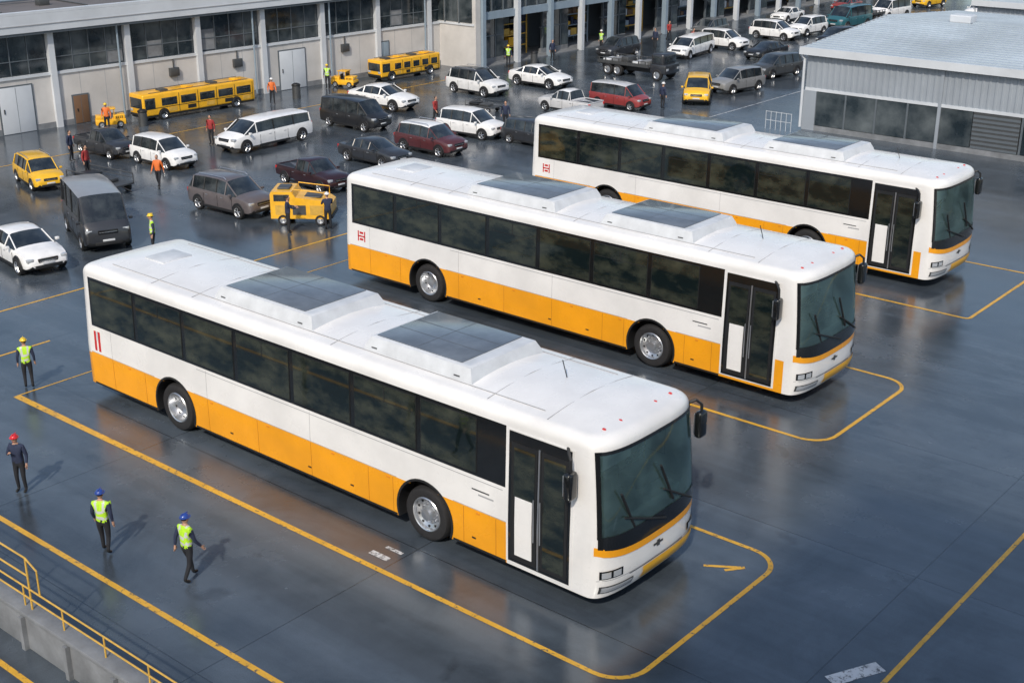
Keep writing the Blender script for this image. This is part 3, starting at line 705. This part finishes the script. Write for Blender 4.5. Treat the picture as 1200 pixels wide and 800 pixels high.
# ------------------------------------------------------------------ ground & markings
g=MB();g.add([(-900,-900,0),(900,-900,0),(900,900,0),(-900,900,0)],[(0,1,2,3)],ASPH);g.obj('ground',smooth=0)
def strip(mb,pts,w,m=LINEY,z=.005,closed=False):
    pts=[Vector((p[0],p[1],0)) for p in pts];N=len(pts);Lf=[];Rt=[]
    for i,p in enumerate(pts):
        if closed:a=pts[i-1];c=pts[(i+1)%N]
        else:a=pts[max(0,i-1)];c=pts[min(N-1,i+1)]
        d=(c-a).normalized();n=Vector((-d.y,d.x,0))
        if 0<i<N-1 or closed:
            d1=(p-a).normalized();k=1/max(.5,n.dot(Vector((-d1.y,d1.x,0))))
        else:k=1
        Lf.append((p.x+n.x*w/2*k,p.y+n.y*w/2*k,z));Rt.append((p.x-n.x*w/2*k,p.y-n.y*w/2*k,z))
    if closed:Lf.append(Lf[0]);Rt.append(Rt[0])
    mb.grid([Rt,Lf],m)
def rr_box(x0,x1,y0,y1,r):
    P=[]
    for cx,cy,a0 in((x1-r,y0+r,-90),(x1-r,y1-r,0)):
        for k in range(9):
            a=R(a0+90*k/8);P.append((cx+r*math.cos(a),cy+r*math.sin(a)))
    P+=[(x0,y1),(x0,y0)]
    return P
for (x0,x1,y0,y1,r) in((-26.5,-9.35,13.75,18.6,.6),(-28.3,-11.05,23.35,27.7,.6),(-29.5,-11.75,32.9,37.8,.15)):
    k=MB();strip(k,rr_box(x0,x1,y0,y1,r),.09,closed=True);k.obj('parking_bay_marking',smooth=0)
def lines(name,L_):
    k=MB()
    for i,(p,q,w,m) in enumerate(L_):strip(k,[p,q],w,m,.0045+.0003*i)
    k.obj(name,smooth=0)
lines('lane_line',[((-60,10.45),(-5,10.45),.11,LINEY)])
lines('lane_line',[((-6.4,9),(-6.4,46),.08,LINEY)])
lines('lane_line',[((-30,8.0),(-5,8.0),.10,LINEY)])
lines('lane_line',[((-32.1,9),(-32.1,20),.08,LINEY)])
lines('lane_line',[((-29.1,12.5),(-29.1,16.2),.08,LINEY)])
lines('lane_line',[((-30.4,23.0),(-30.4,33.5),.08,LINEY)])
lines('lane_line',[((-47.5,22),(-47.5,52),.07,LINEY)])
lines('lane_line',[((-31.5,45),(-31.5,100),.06,LINEW)])
lines('bay_arrow_marking',[((-10.35,17.55),(-9.75,17.95),.07,LINEY),((-9.98,17.65),(-9.75,17.95),.07,LINEY)])
lines('bay_number_marking',[((-15.2,14.1),(-14.75,14.1),.13,LINEW),((-15.1,14.4),(-14.7,14.4),.08,LINEW)])
lines('bay_number_marking',[((-7.05,15.9),(-6.62,16.75),.26,LINEW)])

# ------------------------------------------------------------------ industrial terminal wing (left)
FA=R(-3.4)
bt=empty('industrial_terminal_building',(-52.7,28.3,0),FA)
w=MB();Y0,Y1=-30,26.3
w.box(-30,0,Y0,Y1,0,2.35,CONC);w.box(-30,-.12,Y0,Y1-.01,2.35,4.14,FRAME);w.obj('walls',bt,smooth=0)
w=MB();y=2.8-3.75*8
bays=[]
while y<Y1:
    w.box(-.1,.16,y-.14,y+.14,0,4.14,FASC);bays.append(y);y+=3.75
w.box(-.08,.06,Y0,Y1-.02,2.30,2.42,FASC);w.box(-.02,.03,Y0,Y1-.02,.0,.25,CONCD)
for y in bays:
    for q in(1.25,2.5):w.box(-.01,.004,y+q-.012,y+q+.012,.25,2.3,SEAM)
w.obj('pilasters',bt,smooth=0)
w=MB()
for y in bays:
    n=4;a=y+.2;st=(3.75-.4)/n
    for k in range(n):
        w.box(-.115,-.06,a+k*st+.03,a+(k+1)*st-.03,2.48,4.10,BGLASS)
        w.box(-.118,-.03,a+k*st-.02,a+k*st+.02,2.42,4.13,FRAME)
    w.box(-.1,-.034,a,y+3.55,3.02,3.06,FRAME)
    if random.random()<.5:
        k=random.randint(0,3);w.box(-.062,-.055,a+k*st+.04,a+(k+1)*st-.04,2.5,2.5+random.uniform(.5,1.3),CONCD)
w.obj('windows',bt,smooth=0)
w=MB()
w.box(-30.3,.45,Y0-.3,Y1+.2,4.15,4.25,FRAME);w.box(-30.35,.5,Y0-.35,Y1+.25,4.26,5.0,FASC);w.box(.49,.53,Y0-.3,Y1+.2,4.55,4.58,SEAM)
w.box(-30.1,.18,Y0-.1,Y1,5.005,5.03,ROOFD);w.box(.2,.495,Y0-.1,Y1+.24,5.005,5.12,FASC)
for k in range(14):
    yy=Y0+4+k*4;w.box(-6,-5.2,yy,yy+.9,5.03,5.5,FASC,.04);w.box(-2.2,-1.8,yy+1.5,yy+2.0,5.03,5.3,DARKMET,.02)
    w.box(-28,-.4,yy+3,yy+3.06,5.03,5.09,DARKMET)
w.tube([(-3.4,Y0,5.2),(-3.4,Y1,5.2)],.08,STEEL)
w.obj('roof',bt,smooth=30)
w=MB()
for a,c,h,m in((.2,1.7,2.0,FASC),(15.0,16.6,1.95,FASC),(3.6,4.3,1.25,BROWN),(21.5,22.3,1.7,STEEL)):
    w.box(-.01,.05,a-.06,c+.06,0,h+.06,FRAME);w.box(.03,.07,a,c,.02,h,m,.01);w.box(.07,.10,a+.12,a+.16,h*.45,h*.55,BLACKM)
    w.box(.066,.074,(a+c)/2-.008,(a+c)/2+.008,.05,h-.03,FRAME)
for a in(8.6,12.2,19.0):w.box(0,.16,a,a+.5,1.5,1.9,DARKMET,.02);w.tube([(.06,a+.25,1.9),(.06,a+.25,2.3)],.03,DARKMET)
for a in(6.0,13.4,18.2,24.9):w.tube([(.2,a,.1),(.2,a,4.2)],.045,STEEL)
w.obj('doors_and_fittings',bt,smooth=30)

# ------------------------------------------------------------------ glazed hall (centre back)
gh=empty('glazed_workshop_hall',(-48.5,54.5,0))
w=MB()
w.box(-24,-3.0,.05,70,0,2.59,FRAME);w.box(-3.3,.06,-.06,.34,0,6.5,CONC)
w.box(-24,0,.0,70,2.6,3.0,STEEL);w.box(-24,-.25,.4,69.9,3.01,6.58,FRAME);w.box(-24.2,.5,-.2,70.1,6.6,7.6,FASC)
w.box(-3.05,0,.36,70,.005,.06,CONCD)
w.obj('walls',gh,smooth=0)
w=MB();y=.5
while y<68:
    big=abs((y-.5)%6.0)<.1
    w.box(-.1,.22,y-.13,y+.13,0,6.59,STEEL if big else FASC)
    for q in(1,2):w.box(-.22,-.1,y+q-.03,y+q+.03,3.0,6.6,FRAME)
    w.box(-.24,-.18,y+.16,y+2.84,3.05,6.55,BGLASS)
    w.box(-.2,-.12,y,y+3,4.6,4.66,FRAME)
    y+=3
for k in range(3):
    w.box(-3.2+k*1.05,-2.3+k*1.05,-.10,-.05,2.5,4.1,BGLASS);w.box(-3.28+k*1.05,-3.2+k*1.05,-.13,-.05,2.42,4.18,FRAME)
w.box(-3.28,-.05,-.12,-.05,2.34,2.44,FASC)
w.obj('columns_and_glazing',gh,smooth=0)
w=MB();random.seed(3);y=.7;i=0
while y<66:
    if i%2==0:
        for k in range(3):
            w.box(-.9,-.82,y+.25+k*.85,y+.95+k*.85,.3,2.5,BGLASS);w.box(-.95,-.8,y+.15+k*.85,y+.22+k*.85,0,2.59,FRAME)
        w.box(-.96,-.78,y,y+2.6,.01,.3,CONCD);w.box(-.94,-.8,y,y+2.6,1.5,1.56,FRAME)
    else:
        for s_ in(0,1,2):
            w.box(-2.6,-1.5,y,y+2.5,.65*s_+.55,.65*s_+.60,RAILY if i%4==1 else STEEL)
            yy=y
            while yy<y+2.3:
                l=random.uniform(.2,.6);w.box(-2.5,-1.6,yy,yy+l,.65*s_+.601,.65*s_+.60+random.uniform(.2,.5),random.choice([RAILY,CONCD,DARKMET,LGREY,BROWN,STEEL,NAVY,YELLOWP]),.02);yy+=l+.08
        for yy in(y,y+2.5):
            for xx in(-2.6,-1.5):w.box(xx-.03,xx+.03,yy-.03,yy+.03,0,2.5,RAILY if i%4==1 else STEEL)
    y+=3;i+=1
w.obj('ground_floor_bays',gh,smooth=0)

# ------------------------------------------------------------------ corrugated warehouse (right)
def warehouse(name,x,y,Lx,Ly,H):
    wh=empty(name,(x,y,0))
    def corr(mb,p0,p1,z0,z1,nrm,m):
        p0=Vector(p0);p1=Vector(p1);d=(p1-p0);L=d.length;d.normalize();n=Vector(nrm);pts=[];s_=0
        while s_<L:
            for ds,o in((0,0),(.14,0),(.17,.03),(.25,.03),(.28,0)):
                if s_+ds<=L:pts.append(p0+d*(s_+ds)+n*o)
            s_+=.28
        pts.append(p1)
        mb.grid([[(p.x,p.y,z0) for p in pts],[(p.x,p.y,z1) for p in pts]],m)
    w=MB();corr(w,(0,0,0),(Lx,0,0),1.85,H-.2,(0,-1,0),CORR);corr(w,(0,Ly,0),(0,0,0),0,H-.2,(-1,0,0),CORR);corr(w,(Lx,Ly,0),(0,Ly,0),0,H-.2,(0,1,0),CORR);corr(w,(Lx,0,0),(Lx,Ly,0),0,H-.2,(1,0,0),CORR)
    w.box(.05,Lx-.05,.1,Ly-.1,0,1.86,CORR);w.obj('walls',wh,smooth=0)
    w=MB();w.box(.0,Lx,-.04,.09,1.72,1.85,FASC);w.box(0,Lx,-.03,.09,0,.22,CONCD);w.box(-.05,.55,-.05,.1,0,1.719,CORR)
    xx=.55;k=0
    while xx<Lx-1.5:
        if k in(5,11):
            w.box(xx,xx+1.9,-.02,.08,.23,1.715,DARKMET)
            for q in range(8):w.box(xx,xx+1.9,-.03,-.0,.24+q*.18,.34+q*.18,FRAME)
            xx+=2.0
        else:
            w.box(xx+.03,xx+1.35,.0,.08,.24,1.70,BGLASS);w.box(xx-.05,xx+.03,-.025,.09,.225,1.715,FRAME);xx+=1.4
        if k%4==3:w.box(xx-.11,xx+.025,-.07,.09,0,H-.15,CORR)
        k+=1
    w.obj('windows_and_doors',wh,smooth=0)
    w=MB();yc=Ly/2;rz=.55
    for a,c,za,zc in((-.25,yc,H,H+rz),(yc,Ly+.25,H+rz,H)):
        w.add([(-.2,a,za),(Lx+.2,a,za),(Lx+.2,c,zc),(-.2,c,zc)],[(0,1,2,3)],ROOFM)
        w.add([(-.2,a,za-.08),(Lx+.2,a,za-.08),(Lx+.2,c,zc-.08),(-.2,c,zc-.08)],[(0,1,2,3)],ROOFM)
    n=int(Ly/.42)
    for k in range(n+1):
        yy=-.2+k*(Ly+.4)/n;z=H+rz*(1-abs(yy-yc)/(yc+.25))
        w.box(-.2,Lx+.2,yy-.02,yy+.02,z-.01,z+.05,ROOFM)
    w.box(-.28,Lx+.2,-.32,-.22,H-.28,H+.04,FASC);w.box(-.28,-.2,-.22,Ly+.25,H-.3,H+.02,FASC)
    w.add([(-.24,-.22,H+.02),(-.24,yc,H+rz+.06),(-.24,Ly+.22,H+.02)],[(0,1,2)],FASC)
    w.add([(0,0,H-.25),(0,yc,H+rz-.05),(0,Ly,H-.25)],[(0,1,2)],CORR)
    w.box(3,4,yc-.4,yc+.4,H+rz,H+rz+.35,FASC,.05);w.box(14,15,yc-.4,yc+.4,H+rz,H+rz+.35,FASC,.05)
    w.tube([(-.22,-.2,H-.3),(-.1,-.1,H-.5),(-.1,-.1,.1)],.06,FASC)
    w.obj('roof',wh,smooth=0)
warehouse('corrugated_warehouse',-27.0,52.0,42,16,3.55)
warehouse('corrugated_warehouse',-29.0,76.0,50,24,3.3)

f=MB()
for k in range(6):f.tube([(-28.3+k*.25,51.0,0),(-28.3+k*.25,51.0,.8)],.011,LGREY,6)
for z in(.4,.78):f.tube([(-28.3,51.0,z),(-27.05,51.0,z)],.010,LGREY,6)
f.obj('metal_fence')

p=MB();X0,X1=-34,-6
p.box(X0,X1,8.5,8.72,0,.62,CONCD,.01);p.box(X0,X1,8.46,8.76,.62,.70,CONCD,.015)
x=X0+.5
while x<X1:p.box(x,x+.09,8.42,8.5,0,.6,CONCD);x+=1.25
p.obj('parapet_wall',smooth=30)
p=MB();x=X0+.2
while x<X1:
    p.tube([(x,8.61,.70),(x,8.61,1.06)],.015,RAILY,6);x+=1.1
for z in(.88,1.06):p.tube([(X0,8.61,z),(X1,8.61,z)],.015,RAILY,6)
for xx in(-19.5,-18.3,-17.1):p.tube([(xx,8.61,.7),(xx,8.61,1.62)],.018,RAILY,6)
for z in(1.3,1.62):p.tube([(-34,8.61,z),(-17.1,8.61,z)],.016,RAILY,6)
p.tube([(-17.1,8.61,1.62),(-16.8,8.61,1.5),(-16.8,8.61,1.06)],.016,RAILY,6)
p.obj('yellow_guardrail',smooth=50)

for x,y in((-49.6,42.4),(-49.8,33.6),(-47.2,58.0)):
    b=MB();b.tube([(0,0,0),(0,0,.62)],.2,random.choice([STEEL,DARKMET]),14);b.tube([(0,0,.62),(0,0,.68)],.22,BLACKM,14);b.ell((0,0,.68),(.2,.2,.08),BLACKM,14,5,z0=0);b.obj('litter_bin',None,(x,y,0))

# office tower behind the camera (casts the corner shadow)
tw=empty('office_tower',(3.7,-22,0));b=MB();b.box(0,30,0,18.5,0,25.5,CONC);b.obj('walls',tw,smooth=0)
b=MB()
for k in range(7):
    b.box(.8,29.2,18.48,18.55,1.2+k*3.2,3.0+k*3.2,BGLASS);b.box(-.05,.02,.8,17.8,1.2+k*3.2,3.0+k*3.2,BGLASS)
    for q in range(15):b.box(.8+q*2,.9+q*2,18.5,18.62,1.2+k*3.2,3.0+k*3.2,FRAME)
b.obj('windows',tw,smooth=0)
b=MB();b.box(-.2,30.2,-.2,18.7,25.5,26,FASC);b.obj('roof',tw,smooth=0)

# ------------------------------------------------------------------ light, sky, camera
EL=42;hd=Vector((-.45,.893,0))
wd=bpy.data.worlds.new("World");sc.world=wd;wd.use_nodes=True;nt=wd.node_tree
sk=nt.nodes.new('ShaderNodeTexSky');sk.sky_type='NISHITA';sk.sun_disc=False;sk.sun_elevation=R(EL);sk.sun_rotation=R(153.3)
sk.air_density=1.2;sk.dust_density=2.2
bg=nt.nodes['Background'];nt.links.new(sk.outputs[0],bg.inputs[0]);bg.inputs[1].default_value=.15
l=bpy.data.lights.new('sun','SUN');l.energy=2.9;l.angle=R(1.5);l.color=(1,.91,.78)
lo=bpy.data.objects.new('sun',l);COL.objects.link(lo)
lo.rotation_euler=Vector((hd.x*math.cos(R(EL)),hd.y*math.cos(R(EL)),-math.sin(R(EL)))).to_track_quat('-Z','Y').to_euler();lo.location=(0,-20,60)
c=bpy.data.cameras.new('Camera');co=bpy.data.objects.new('Camera',c);COL.objects.link(co)
c.sensor_width=36;c.lens=1528/1200*36;c.clip_end=3000
co.location=(0,0,12);co.rotation_euler=(R(90-21.11),0,R(40.1));sc.camera=co
sc.view_settings.view_transform='Standard';sc.view_settings.look='None';sc.view_settings.exposure=0
